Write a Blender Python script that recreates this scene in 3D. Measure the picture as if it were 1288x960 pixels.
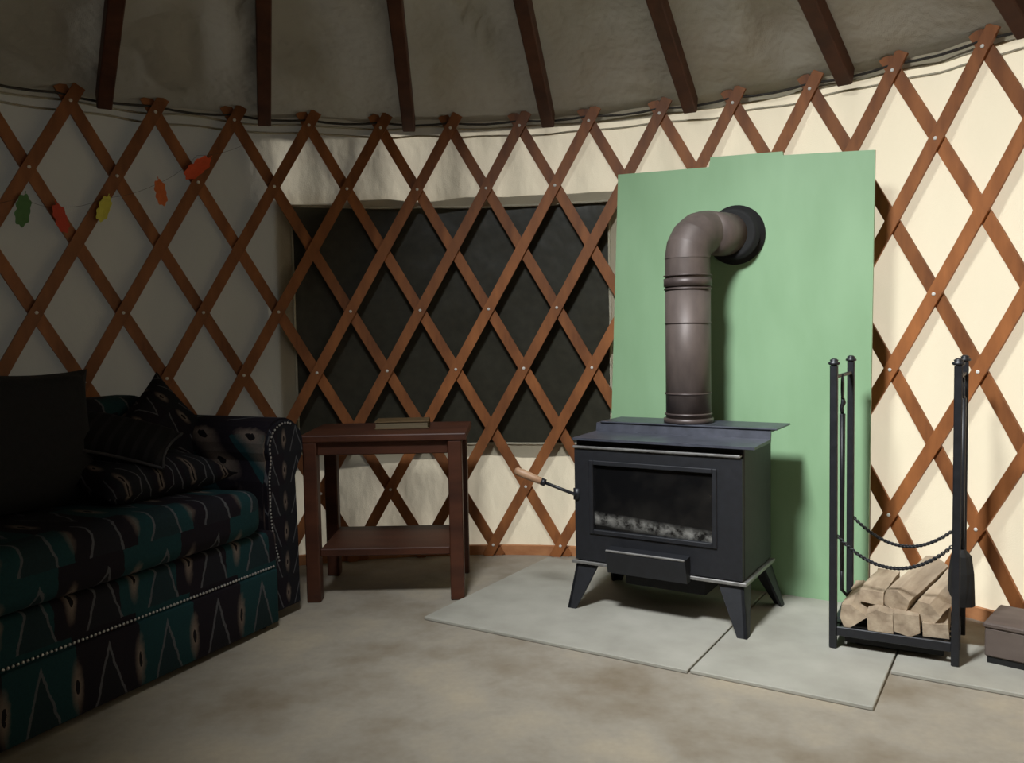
import bpy, bmesh, math, random
from mathutils import Vector, Matrix, noise
random.seed(7)
PI = math.pi
scene = bpy.context.scene
for o in list(bpy.data.objects):
    bpy.data.objects.remove(o)
C = scene.collection

# ------------------------------------------------------------------ camera
R = 2.134                      # radius of the lattice ring, metres
CAM = Vector((0.2267, -1.6044, 1.0008))
PITCH, ROLL = -0.0583, -0.0186
cp, sp, cr, sr = math.cos(PITCH), math.sin(PITCH), math.cos(ROLL), math.sin(ROLL)
eu, ev, fw = Vector((1, 0, 0)), Vector((0, sp, -cp)), Vector((0, cp, sp))
rt = eu * cr - ev * sr
up = -(eu * sr + ev * cr)
cam_d = bpy.data.cameras.new('camera')
cam = bpy.data.objects.new('camera', cam_d)
C.objects.link(cam)
cam.matrix_world = Matrix(((rt.x, up.x, -fw.x, CAM.x), (rt.y, up.y, -fw.y, CAM.y), (rt.z, up.z, -fw.z, CAM.z), (0, 0, 0, 1)))
cam_d.sensor_fit = 'HORIZONTAL'
cam_d.sensor_width = 36.0
cam_d.lens = 1057.03 / 1288 * 36
cam_d.clip_start = 0.02
scene.camera = cam

# ------------------------------------------------------------------ daylight and exposure
world = bpy.data.worlds.new('world')
scene.world = world
world.use_nodes = True
bg = world.node_tree.nodes['Background']
bg.inputs['Color'].default_value = (0.80, 0.89, 1.0, 1)
bg.inputs['Strength'].default_value = 0.2
# sun outside to the back right: it shines on the canvas, which lets part of it through
sun_d = bpy.data.lights.new('sun', 'SUN')
sun_d.energy = 9.6
sun_d.angle = math.radians(3)
sun_d.color = (1.0, 0.95, 0.87)
sun = bpy.data.objects.new('sun', sun_d)
C.objects.link(sun)
SUN_AZ, SUN_EL = math.radians(64), math.radians(16)
sun.rotation_euler = Vector((-math.sin(SUN_AZ) * math.cos(SUN_EL), -math.cos(SUN_AZ) * math.cos(SUN_EL), -math.sin(SUN_EL))).to_track_quat('-Z', 'Y').to_euler()
# daylight coming down through the round skylight in the crown of the roof
sky_d = bpy.data.lights.new('skylight', 'AREA')
sky_d.shape = 'DISK'
sky_d.size = 0.52
sky_d.energy = 38
sky_d.spread = math.radians(86)
sky_d.color = (0.93, 0.97, 1.0)
sky = bpy.data.objects.new('skylight', sky_d)
C.objects.link(sky)
sky.location = (-0.17, -0.42, 2.86)
sky.rotation_euler = Vector((0.45, 0.48, -0.74)).to_track_quat('-Z', 'Y').to_euler()
vs = scene.view_settings
vs.view_transform = 'Standard'
vs.look = 'None'
vs.gamma = 1.0
vs.use_curve_mapping = False
vs.exposure = 0.0

# ------------------------------------------------------------------ helpers
def srgb(r, g, b):
    f = lambda c: (c / 255 / 12.92) if c / 255 <= 0.04045 else ((c / 255 + 0.055) / 1.055) ** 2.4
    return (f(r), f(g), f(b), 1)


class NT:
    """tiny wrapper to write node trees"""
    def __init__(self, name):
        self.m = bpy.data.materials.new(name)
        self.m.use_nodes = True
        self.t = self.m.node_tree
        self.t.nodes.clear()
        self.out = self.t.nodes.new('ShaderNodeOutputMaterial')

    def n(self, kind, **kw):
        nd = self.t.nodes.new('ShaderNode' + kind)
        for k, v in kw.items():
            if k.startswith('i_'):
                self.put(nd.inputs[k[2:].replace('_', ' ')], v)
            else:
                setattr(nd, k, v)
        return nd

    def put(self, sock, v):
        if isinstance(v, bpy.types.NodeSocket):
            self.t.links.new(v, sock)
        else:
            sock.default_value = v

    def math(self, op, a, b=0.0, c=0.0, clamp=False):
        nd = self.t.nodes.new('ShaderNodeMath')
        nd.operation = op
        nd.use_clamp = clamp
        for i, v in enumerate((a, b, c)):
            self.put(nd.inputs[i], v)
        return nd.outputs[0]

    def mix(self, fac, a, b, blend='MIX'):
        nd = self.t.nodes.new('ShaderNodeMix')
        nd.data_type = 'RGBA'
        nd.blend_type = blend
        self.put(nd.inputs[0], fac)
        self.put(nd.inputs[6], a)
        self.put(nd.inputs[7], b)
        return nd.outputs[2]

    def noise(self, vec, scale, detail=3.0, rough=0.55):
        nd = self.n('TexNoise')
        self.put(nd.inputs['Vector'], vec)
        nd.inputs['Scale'].default_value = scale
        nd.inputs['Detail'].default_value = detail
        nd.inputs['Roughness'].default_value = rough
        return nd.outputs['Fac']

    def ramp(self, fac, stops):
        nd = self.n('ValToRGB')
        self.put(nd.inputs[0], fac)
        el = nd.color_ramp.elements
        while len(el) < len(stops):
            el.new(0.5)
        for e, (p, c) in zip(el, stops):
            e.position = p
            e.color = c
        return nd.outputs[0]

    def coords(self, scale=(1, 1, 1)):
        tc = self.n('TexCoord')
        mp = self.n('Mapping')
        self.put(mp.inputs['Vector'], tc.outputs['Object'])
        mp.inputs['Scale'].default_value = scale
        return mp.outputs[0]

    def bump(self, h, strength=0.3, dist=0.01):
        nd = self.n('Bump')
        nd.inputs['Strength'].default_value = strength
        nd.inputs['Distance'].default_value = dist
        self.put(nd.inputs['Height'], h)
        return nd.outputs[0]

    def principled(self, color, rough=0.6, metal=0.0, normal=None, spec=0.5):
        nd = self.n('BsdfPrincipled')
        self.put(nd.inputs['Base Color'], color)
        self.put(nd.inputs['Roughness'], rough)
        nd.inputs['Metallic'].default_value = metal
        nd.inputs['Specular IOR Level'].default_value = spec
        if normal is not None:
            self.put(nd.inputs['Normal'], normal)
        self.t.links.new(nd.outputs[0], self.out.inputs[0])
        return nd


def mat_noise(name, c1, c2, scale=8, rough=0.6, metal=0.0, bump=0.15, stretch=(1, 1, 1), spec=0.5, detail=4, bdist=0.004, obj_random=0.0):
    t = NT(name)
    v = t.coords(stretch)
    f = t.noise(v, scale, detail)
    col = t.ramp(f, [(0.3, c1), (0.7, c2)])
    if obj_random:
        oi = t.n('ObjectInfo')
        k = t.math('MULTIPLY_ADD', oi.outputs['Random'], obj_random, 1 - obj_random / 2)
        hsv = t.n('HueSaturation')
        t.put(hsv.inputs['Color'], col)
        t.put(hsv.inputs['Value'], k)
        col = hsv.outputs[0]
    nrm = t.bump(f, bump, bdist) if bump else None
    t.principled(col, rough, metal, nrm, spec)
    return t.m


M = {}
# grey-brown mottled floor
t = NT('floor_plywood')
v = t.coords()
f1 = t.noise(v, 2.2, 5, 0.6)
f2 = t.noise(v, 9, 4, 0.6)
f3 = t.noise(v, 60, 2)
c = t.ramp(f1, [(0.34, srgb(126, 112, 92)), (0.5, srgb(160, 152, 138)), (0.66, srgb(186, 172, 148))])
c = t.mix(t.math('MULTIPLY', f2, 0.5), c, srgb(142, 134, 120))
c = t.mix(t.math('MULTIPLY', f3, 0.25), c, srgb(108, 98, 84))
t.principled(c, 0.75, 0, t.bump(f3, 0.12, 0.003), 0.3)
M['floor'] = t.m

# translucent canvas of the wall
def canvas(name, col1, col2, trans_col, trans, wr_scale, wr_stretch, bump):
    t = NT(name)
    v = t.coords(wr_stretch)
    a = t.noise(v, wr_scale, 4, 0.55)
    b = t.noise(t.coords((1, 1, 1)), 260, 2)
    big = t.noise(t.coords((1, 1, 0.6)), 1.6, 3)
    col = t.ramp(big, [(0.3, col1), (0.7, col2)])
    h = t.math('ADD', a, t.math('MULTIPLY', b, 0.03))
    nrm = t.bump(h, bump, 0.03)
    d = t.n('BsdfDiffuse')
    t.put(d.inputs['Color'], col)
    t.put(d.inputs['Normal'], nrm)
    tr = t.n('BsdfTranslucent')
    t.put(tr.inputs['Color'], trans_col)
    t.put(tr.inputs['Normal'], nrm)
    mx = t.n('MixShader')
    mx.inputs[0].default_value = trans
    t.t.links.new(d.outputs[0], mx.inputs[1])
    t.t.links.new(tr.outputs[0], mx.inputs[2])
    t.t.links.new(mx.outputs[0], t.out.inputs[0])
    return t.m


M['canvas'] = canvas('wall_canvas', srgb(176, 166, 142), srgb(194, 184, 160), (0.95, 0.885, 0.72, 1), 0.22, 3.0, (1, 1, 0.6), 0.8)
M['hem'] = canvas('hem_canvas', srgb(176, 169, 148), srgb(194, 187, 166), (0.95, 0.88, 0.72, 1), 0.10, 9.0, (1, 1, 1), 0.6)
M['roof'] = canvas('roof_cloth', srgb(150, 145, 134), srgb(170, 165, 152), (0.85, 0.82, 0.7, 1), 0.02, 3.0, (1, 1, 1), 1.6)

M['slat'] = mat_noise('lattice_wood', srgb(112, 66, 35), srgb(164, 102, 56), 14, 0.55, 0, 0.15, (1, 1, 0.25), 0.4, obj_random=0.35)
M['rafter'] = mat_noise('rafter_wood', srgb(64, 36, 24), srgb(88, 52, 34), 10, 0.6, 0, 0.15, (1, 1, 1), 0.3)
M['table'] = mat_noise('table_wood', srgb(56, 29, 18), srgb(82, 45, 28), 12, 0.5, 0, 0.12, (0.3, 1, 1), 0.4)
M['basewood'] = mat_noise('baseboard_wood', srgb(172, 112, 70), srgb(196, 138, 92), 10, 0.6, 0, 0.1, (1, 1, 2))
M['bolt'] = mat_noise('bolt_steel', srgb(214, 210, 200), srgb(235, 232, 224), 30, 0.4, 0.0, 0)
M['cable'] = mat_noise('cable_steel', srgb(46, 42, 38), srgb(62, 58, 52), 60, 0.5, 0.4, 0.2)
M['stove'] = mat_noise('stove_iron', srgb(18, 19, 23), srgb(27, 28, 33), 40, 0.58, 0.0, 0.08, (1, 1, 1), 0.5)
M['stovetop'] = mat_noise('stove_top_iron', srgb(62, 64, 72), srgb(80, 82, 92), 25, 0.40, 0.2, 0.08, (1, 1, 1), 0.5)
M['edge'] = mat_noise('pale_edge', srgb(120, 118, 116), srgb(150, 148, 144), 40, 0.4, 0.5, 0.05)  # lighter grey than the stove iron, for base plate, trim and lip
M['pipe'] = mat_noise('stovepipe', srgb(84, 74, 70), srgb(104, 92, 86), 18, 0.5, 0.15, 0.05, (1, 1, 0.4), 0.4)
M['pipeband'] = mat_noise('stovepipe_band', srgb(70, 60, 57), srgb(90, 78, 74), 18, 0.45, 0.2, 0.05)
M['black'] = mat_noise('black_iron', srgb(20, 21, 25), srgb(30, 31, 36), 50, 0.45, 0.0, 0.1)
M['blackmatte'] = mat_noise('soot_black', srgb(12, 12, 12), srgb(20, 19, 18), 30, 0.8, 0.0, 0.1)
M['handle'] = mat_noise('handle_wood', srgb(150, 112, 84), srgb(186, 150, 118), 20, 0.5, 0, 0.1, (0.3, 1, 1))
M['slab'] = mat_noise('hearth_cement', srgb(152, 149, 138), srgb(174, 171, 160), 5, 0.7, 0, 0.1, (1, 1, 1), 0.3, 6)
M['log'] = mat_noise('split_log', srgb(140, 122, 102), srgb(184, 166, 142), 14, 0.85, 0, 0.6, (0.35, 2.0, 2.0), 0.2, 5, 0.008, 0.3)
M['bark'] = mat_noise('bark', srgb(96, 74, 58), srgb(128, 100, 80), 26, 0.9, 0, 0.8, (0.4, 2, 2), 0.2, 5, 0.01)
M['boxwood'] = mat_noise('box_wood', srgb(88, 76, 70), srgb(110, 98, 90), 12, 0.7, 0, 0.15, (0.3, 1, 1), 0.3)
M['tan'] = mat_noise('tan_cover', srgb(84, 66, 40), srgb(104, 84, 54), 20, 0.6, 0, 0.1)
M['pages'] = mat_noise('pages', srgb(96, 84, 62), srgb(116, 104, 80), 50, 0.8, 0, 0.2, (0.1, 0.1, 6))
M['stud'] = mat_noise('stud_wood', srgb(84, 60, 46), srgb(108, 80, 62), 12, 0.7, 0, 0.1, (1, 1, 0.2))
M['thread'] = mat_noise('thread', srgb(60, 52, 42), srgb(72, 64, 52), 30, 0.8, 0, 0)

# frosted acrylic of the skylight
t = NT('frosted_acrylic')
a_ = t.n('BsdfTranslucent')
a_.inputs['Color'].default_value = (0.9, 0.92, 0.94, 1)
b_ = t.n('BsdfTransparent')
mx = t.n('MixShader')
mx.inputs[0].default_value = 0.3
t.t.links.new(a_.outputs[0], mx.inputs[1])
t.t.links.new(b_.outputs[0], mx.inputs[2])
t.t.links.new(mx.outputs[0], t.out.inputs[0])
M['dome'] = t.m

# green painted board
t = NT('green_paint')
v = t.coords((1, 1, 0.35))
f1 = t.noise(v, 6, 4)
f2 = t.noise(t.coords(), 70, 3)
c = t.ramp(f1, [(0.3, srgb(138, 172, 132)), (0.7, srgb(150, 184, 144))])
t.principled(c, 0.5, 0, t.bump(t.math('ADD', f1, t.math('MULTIPLY', f2, 0.3)), 0.08, 0.003), 0.3)
M['green'] = t.m

# smoky plastic of the window
t = NT('window_vinyl')
v = t.coords((1, 1, 0.7))
f1 = t.noise(v, 5, 3)
f2 = t.noise(t.coords(), 24, 3)
c = t.ramp(f2, [(0.3, srgb(50, 49, 40)), (0.7, srgb(60, 58, 48))])
t.principled(c, 0.35, 0, t.bump(f1, 0.35, 0.02), 0.35)
M['vinyl'] = t.m

# stove glass with ash marks low down
t = NT('stove_glass')
tc = t.n('TexCoord')
sx = t.n('SeparateXYZ')
t.put(sx.inputs[0], tc.outputs['Object'])
zz = sx.outputs['Z']
f1 = t.noise(tc.outputs['Object'], 26, 5, 0.65)
f2 = t.noise(tc.outputs['Object'], 8, 3)
low = t.math('SUBTRACT', 1.0, t.math('DIVIDE', t.math('ABSOLUTE', t.math('ADD', zz, t.math('MULTIPLY_ADD', sx.outputs['X'], 0.06, 0.088))), 0.026), clamp=True)
ash = t.math('MULTIPLY', low, t.math('MULTIPLY', t.math('SUBTRACT', f1, 0.36), 3.2, clamp=True), clamp=True)
film = t.math('MULTIPLY', t.math('SUBTRACT', f2, 0.45, clamp=True), 0.5)
c = t.mix(film, srgb(16, 16, 17), srgb(74, 70, 64))
c = t.mix(ash, c, srgb(150, 148, 142))
t.principled(c, t.math('MULTIPLY_ADD', ash, 0.6, 0.14), 0, None, 0.5)
M['glass'] = t.m

# woven sofa fabric: diamonds, chevrons and small blossoms on near-black
def sofa_fabric(name, period=0.40, teal=srgb(22, 58, 62), shift=0.0, band=0.22):
    t = NT(name)
    tc = t.n('TexCoord')
    sx = t.n('SeparateXYZ')
    t.put(sx.inputs[0], tc.outputs['Object'])
    q = t.math('SUBTRACT', sx.outputs['Z'], sx.outputs['Y'])
    wob = t.math('MULTIPLY', t.math('SUBTRACT', t.noise(tc.outputs['Object'], 30, 4), 0.5), 0.04)
    a = t.math('ADD', t.math('DIVIDE', t.math('ADD', sx.outputs['X'], shift), period), wob)
    b = t.math('ADD', t.math('DIVIDE', q, band), wob)
    fa = t.math('FRACT', a)
    fb = t.math('FRACT', b)
    par = t.math('MODULO', t.math('ADD', t.math('FLOOR', b), 100), 2)
    # wide blocks: teal in one column, plum black in the next, swapped every other band
    blk = t.math('GREATER_THAN', t.math('FRACT', t.math('ADD', a, t.math('MULTIPLY', par, 0.12))), 0.5)
    col = t.mix(blk, srgb(24, 18, 27), teal)
    ha = t.math('ABSOLUTE', t.math('SUBTRACT', t.math('FRACT', t.math('MULTIPLY', a, 2.0)), 0.5))
    # outlined triangles standing in each block
    tri = t.math('SUBTRACT', t.math('SUBTRACT', 0.80, t.math('MULTIPLY', ha, 3.0)), fb)
    line = t.math('LESS_THAN', t.math('ABSOLUTE', tri), 0.055)
    fill = t.math('GREATER_THAN', tri, 0.0)
    col = t.mix(t.math('MULTIPLY', fill, 0.55), col, srgb(30, 32, 38))
    col = t.mix(t.math('MULTIPLY', line, 0.8), col, srgb(96, 96, 100))
    # pale flame motifs with a dark core where blocks meet
    hb = t.math('SUBTRACT', 0.5, ha)
    vb = t.math('SUBTRACT', fb, 0.45)
    dist = t.math('SQRT', t.math('ADD', t.math('POWER', t.math('MULTIPLY', hb, 4.4), 2), t.math('POWER', t.math('MULTIPLY', vb, 1.25), 2)))
    dist = t.math('ADD', dist, t.math('MULTIPLY', wob, 4))
    fl = t.math('SUBTRACT', 1.0, t.math('MULTIPLY', dist, 2.2), clamp=True)
    col = t.mix(t.math('MULTIPLY', fl, 1.4, clamp=True), col, srgb(122, 108, 98))
    col = t.mix(t.math('LESS_THAN', dist, 0.12), col, srgb(14, 10, 14))
    weave = t.noise(t.coords((1, 1, 1)), 150, 3)
    col = t.mix(t.math('MULTIPLY', weave, 0.5), col, srgb(10, 10, 13))
    t.principled(col, 0.9, 0, t.bump(weave, 0.25, 0.002), 0.2)
    return t.m


M['sofa'] = sofa_fabric('sofa_tapestry')
M['sofa2'] = sofa_fabric('sofa_tapestry_small', 0.26, srgb(24, 24, 30), 0.05, 0.11)
M['darkcloth'] = mat_noise('dark_throw', srgb(11, 11, 13), srgb(20, 19, 22), 60, 0.95, 0, 0.3)
t = NT('striped_cushion')
tc = t.n('TexCoord')
sx = t.n('SeparateXYZ')
t.put(sx.inputs[0], tc.outputs['Object'])
st = t.math('LESS_THAN', t.math('FRACT', t.math('MULTIPLY', sx.outputs['Y'], 26)), 0.35)
c = t.mix(st, srgb(14, 14, 16), srgb(27, 26, 29))
t.principled(c, 0.95, 0, None, 0.2)
M['striped'] = t.m
M['piping'] = mat_noise('piping', srgb(46, 45, 48), srgb(60, 58, 60), 60, 0.9, 0, 0)
M['stud_nail'] = mat_noise('nailhead', srgb(150, 148, 150), srgb(190, 188, 186), 60, 0.3, 0.7, 0)

def paper(name, c):
    M[name] = mat_noise(name, tuple(x * 0.85 for x in c[:3]) + (1,), c, 40, 0.7, 0, 0.1)


paper('leaf_green', srgb(84, 128, 72))
paper('leaf_red', srgb(206, 72, 46))
paper('leaf_yellow', srgb(222, 214, 84))
paper('leaf_orange', srgb(224, 116, 56))
paper('leaf_vermilion', srgb(232, 90, 46))


def obj(name, bm, m, parent=None, smooth=False, loc=None, rot=None):
    me = bpy.data.meshes.new(name)
    bmesh.ops.recalc_face_normals(bm, faces=bm.faces)
    bm.to_mesh(me)
    bm.free()
    if smooth:
        for p in me.polygons:
            p.use_smooth = True
    me.materials.append(M[m])
    o = bpy.data.objects.new(name, me)
    C.objects.link(o)
    if parent:
        o.parent = parent
    if loc is not None:
        o.location = loc
    if rot is not None:
        o.rotation_euler = rot
    return o


def share(name, me, parent=None, loc=None, rotz=0.0):
    o = bpy.data.objects.new(name, me)
    C.objects.link(o)
    if parent:
        o.parent = parent
    if loc is not None:
        o.location = loc
    o.rotation_euler = (0, 0, rotz)
    return o


def tag(o, label=None, cat=None, group=None, kind=None):
    for k, val in (('label', label), ('category', cat), ('group', group), ('kind', kind)):
        if val:
            o[k] = val
    return o


def thing(name, label, cat, loc=(0, 0, 0), rotz=0.0, group=None):
    o = bpy.data.objects.new(name, None)
    C.objects.link(o)
    o.empty_display_size = 0.1
    o.location = loc
    o.rotation_euler = (0, 0, rotz)
    return tag(o, label, cat, group)


def B():
    return bmesh.new()


def box(bm, x0, x1, y0, y1, z0, z1, bev=0.0, seg=2):
    g = bmesh.ops.create_cube(bm, size=1)
    vs_ = g['verts']
    for vv in vs_:
        vv.co = Vector(((x0 + x1) / 2 + vv.co.x * (x1 - x0), (y0 + y1) / 2 + vv.co.y * (y1 - y0), (z0 + z1) / 2 + vv.co.z * (z1 - z0)))
    if bev:
        es = list({e for vv in vs_ for e in vv.link_edges})
        bmesh.ops.bevel(bm, geom=es, offset=bev, segments=seg, affect='EDGES', profile=0.5)
    return bm


def tube(bm, pts, r, n=10, caps=True):
    """tube through points, radius a number or a list"""
    pts = [Vector(p) for p in pts]
    rs = r if isinstance(r, (list, tuple)) else [r] * len(pts)
    rings = []
    prev = None
    for i, p in enumerate(pts):
        if i == 0:
            d = pts[1] - p
        elif i == len(pts) - 1:
            d = p - pts[i - 1]
        else:
            d = (pts[i + 1] - p).normalized() + (p - pts[i - 1]).normalized()
        d.normalize()
        if prev is None:
            ref = Vector((0, 0, 1)) if abs(d.z) < 0.9 else Vector((1, 0, 0))
            a = d.cross(ref).normalized()
        else:
            a = (prev - d * prev.dot(d)).normalized()
        prev = a
        b = d.cross(a)
        rings.append([bm.verts.new(p + (a * math.cos(2 * PI * k / n) + b * math.sin(2 * PI * k / n)) * rs[i]) for k in range(n)])
    for i in range(len(rings) - 1):
        for k in range(n):
            bm.faces.new((rings[i][k], rings[i][(k + 1) % n], rings[i + 1][(k + 1) % n], rings[i + 1][k]))
    if caps:
        bm.faces.new(rings[0][::-1])
        bm.faces.new(rings[-1])
    return bm


def lathe(bm, prof, n=24, axis_o=(0, 0, 0), mat=None):
    rings = []
    o = Vector(axis_o)
    for r_, z in prof:
        ring = []
        for k in range(n):
            p = Vector((r_ * math.cos(2 * PI * k / n), r_ * math.sin(2 * PI * k / n), z))
            if mat is not None:
                p = mat @ p
            ring.append(bm.verts.new(o + p))
        rings.append(ring)
    for i in range(len(rings) - 1):
        for k in range(n):
            bm.faces.new((rings[i][k], rings[i][(k + 1) % n], rings[i + 1][(k + 1) % n], rings[i + 1][k]))
    bm.faces.new(rings[0][::-1])
    bm.faces.new(rings[-1])
    return bm


def prism(bm, poly, axis, a0, a1):
    """poly of 2D points extruded along axis 'x','y' or 'z' from a0 to a1"""
    def P(p, a):
        return {'x': Vector((a, p[0], p[1])), 'y': Vector((p[0], a, p[1])), 'z': Vector((p[0], p[1], a))}[axis]
    v0 = [bm.verts.new(P(p, a0)) for p in poly]
    v1 = [bm.verts.new(P(p, a1)) for p in poly]
    n = len(poly)
    bm.faces.new(v0)
    bm.faces.new(v1[::-1])
    for i in range(n):
        bm.faces.new((v0[i], v1[i], v1[(i + 1) % n], v0[(i + 1) % n]))
    return bm


def pillow(bm, sx, sy, sz, n=14, pinch=0.12, wob=0.0, seed=0.0):
    """stuffed cushion lying flat, sx by sy, thickness sz"""
    grid = {}
    for side in (1, -1):
        for i in range(n + 1):
            for j in range(n + 1):
                u, w = i / n * 2 - 1, j / n * 2 - 1
                edge = i in (0, n) or j in (0, n)
                if side == -1 and edge:
                    grid[(side, i, j)] = grid[(1, i, j)]
                    continue
                k = 1 - pinch * (1 - abs(w) ** 2) if abs(u) > abs(w) else 1 - pinch * (1 - abs(u) ** 2)
                px, py = u * sx / 2 * (1 - pinch * (1 - w * w) * abs(u)), w * sy / 2 * (1 - pinch * (1 - u * u) * abs(w))
                h = ((1 - u ** 4) * (1 - w ** 4)) ** 0.55 * sz / 2
                h += wob * noise.noise(Vector((u * 1.7 + seed, w * 1.7, side)))* (0 if edge else 1)
                grid[(side, i, j)] = bm.verts.new((px, py, side * h))
    for side in (1, -1):
        for i in range(n):
            for j in range(n):
                f = [grid[(side, i, j)], grid[(side, i + 1, j)], grid[(side, i + 1, j + 1)], grid[(side, i, j + 1)]]
                bm.faces.new(f if side == 1 else f[::-1])
    return bm


def pol(th, r, z=0.0):
    return Vector((r * math.sin(th), r * math.cos(th), z))


def rad(d):
    return math.radians(d)


# ------------------------------------------------------------------ the shell
bm = B()
ring = [bm.verts.new(pol(2 * PI * k / 96, 2.45, 0)) for k in range(96)]
ring2 = [bm.verts.new(pol(2 * PI * k / 96, 2.45, -0.08)) for k in range(96)]
bm.faces.new(ring)
bm.faces.new(ring2[::-1])
for k in range(96):
    bm.faces.new((ring[k], ring[(k + 1) % 96], ring2[(k + 1) % 96], ring2[k]))
tag(obj('floor', bm, 'floor'), kind='structure')

# canvas wall with a window opening
W0, W1, WZ0, WZ1 = rad(-19.1), rad(17.7), 0.50, 1.562
ths = []
NTH = 360
for k in range(NTH):
    ths.append(-PI + 2 * PI * k / NTH)
ths = sorted([a for a in ths if abs(a - W0) > 0.006 and abs(a - W1) > 0.006] + [W0, W1])
zs = sorted([0.0 + 1.97 * j / 44 for j in range(45) if abs(1.97 * j / 44 - WZ0) > 0.015 and abs(1.97 * j / 44 - WZ1) > 0.015] + [WZ0, WZ1])


def wall_r(th, z):
    fold = noise.noise(Vector((th * 9.0, z * 0.55, 3.1))) * 0.026 + noise.noise(Vector((th * 26.0, z * 2.2, 7.7))) * 0.010
    fold += noise.noise(Vector((th * 5, z * 4.0 + th * 6, 1.3))) * 0.005
    # ruffled band under the cable
    band = math.exp(-((z - 1.86) / 0.05) ** 2)
    fold += band * noise.noise(Vector((th * 18, z * 22, 5.5))) * 0.012
    return 2.152 + max(0, 0.026 + fold)


bm = B()
gv = [[bm.verts.new(pol(a, wall_r(a, z), z)) for z in zs] for a in ths]
for i in range(len(ths)):
    i2 = (i + 1) % len(ths)
    for j in range(len(zs) - 1):
        if W0 - 1e-6 <= ths[i] < W1 - 1e-6 and WZ0 - 1e-6 <= zs[j] < WZ1 - 1e-6:
            continue
        bm.faces.new((gv[i][j], gv[i2][j], gv[i2][j + 1], gv[i][j + 1]))
wall = obj('wall_round', bm, 'canvas', smooth=True)
tag(wall, kind='structure')

# gathered seams of the canvas just below the eave
for zz_, ph in ((1.905, 0.0), (1.868, 4.0)):
    bm = B()
    pts = []
    for k in range(361):
        a = 2 * PI * k / 360
        z = zz_ + 0.012 * noise.noise(Vector((math.cos(a) * 9 + ph, math.sin(a) * 9, ph)))
        pts.append(pol(a, wall_r(a if a <= PI else a - 2 * PI, z) - 0.002, z))
    tube(bm, pts, 0.0045, 6, False)
    obj('canvas_seam', bm, 'hem', wall, True)

# window: smoky plastic behind the lattice, sewn hem around it
bm = B()
g = [[bm.verts.new(pol(W0 - 0.03 + (W1 - W0 + 0.06) * i / 40, 2.196 + 0.004 * noise.noise(Vector((i * 0.3, j * 0.4, 2))), WZ0 - 0.05 + (WZ1 - WZ0 + 0.1) * j / 20)) for j in range(21)] for i in range(41)]
for i in range(40):
    for j in range(20):
        bm.faces.new((g[i][j], g[i + 1][j], g[i + 1][j + 1], g[i][j + 1]))
win = obj('window_1', bm, 'vinyl', smooth=True)
tag(win, kind='structure')


def hem(a0, z0, a1, z1, n=30):
    b_ = B()
    pts = []
    for i in range(n + 1):
        a, z = a0 + (a1 - a0) * i / n, z0 + (z1 - z0) * i / n
        pts.append(pol(a, wall_r(a, z) - 0.001, z))
    tube(b_, pts, 0.006, 6)
    return b_


for args in ((W0, WZ0, W0, WZ1), (W1, WZ0, W1, WZ1), (W0, WZ1, W1, WZ1), (W0, WZ0, W1, WZ0)):
    obj('window_hem', hem(*args), 'hem', win, True)

# wooden band at the foot of the wall
bm = B()
n = 120
rr = [(2.143, 0.0), (2.143, 0.042), (2.153, 0.045), (2.158, 0.042), (2.158, 0.0)]
rows = [[bm.verts.new(pol(2 * PI * k / n, a, z)) for a, z in rr] for k in range(n)]
for k in range(n):
    for j in range(4):
        bm.faces.new((rows[k][j], rows[(k + 1) % n][j], rows[(k + 1) % n][j + 1], rows[k][j + 1]))
tag(obj('baseboard_round', bm, 'basewood'), kind='structure')

# roof cloth: a cone from the eave to the ring under the skylight
APEX = Vector((-0.06, -0.42, 3.05))
DOME_R = 0.55
RAF0, RAFD = rad(-38.1), rad(16.36)
EAVE_R, EAVE_Z = 2.165, 1.940


def roof_pt(th, s):
    """s = 0 at the eave, 1 at the apex"""
    e = pol(th, EAVE_R, EAVE_Z)
    return e.lerp(APEX, s)


edge = [pol(2 * PI * k / 4, 1) for k in range(4)]
S1 = 0.82
S0 = -0.022
bm = B()
NA, NS = 264, 36
gv = []
for i in range(NA):
    th = 2 * PI * i / NA
    row = []
    ph = ((th - RAF0) / RAFD) % 1.0
    for j in range(NS + 1):
        s = S0 + (S1 - S0) * j / NS
        p = roof_pt(th, s)
        sag = math.sin(PI * ph) ** 0.8
        w = sag * (0.012 + 0.085 * noise.noise(Vector((th * 9 + s * 4, s * 3.0 + 2 * math.sin(th * 5), 4.0))) + 0.060 * abs(noise.noise(Vector((th * 16 + s * 16, s * 6 - th * 3, 9.0)))))
        p.z += w * min(1, max(0, s * 12)) * 0.8
        row.append(bm.verts.new(p))
    gv.append(row)
for i in range(NA):
    for j in range(NS):
        bm.faces.new((gv[i][j], gv[(i + 1) % NA][j], gv[(i + 1) % NA][j + 1], gv[i][j + 1]))
# hanging flap that closes the eave
for i in range(NA):
    pass
ceil = obj('ceiling', bm, 'roof', smooth=True)
tag(ceil, kind='structure')

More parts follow.
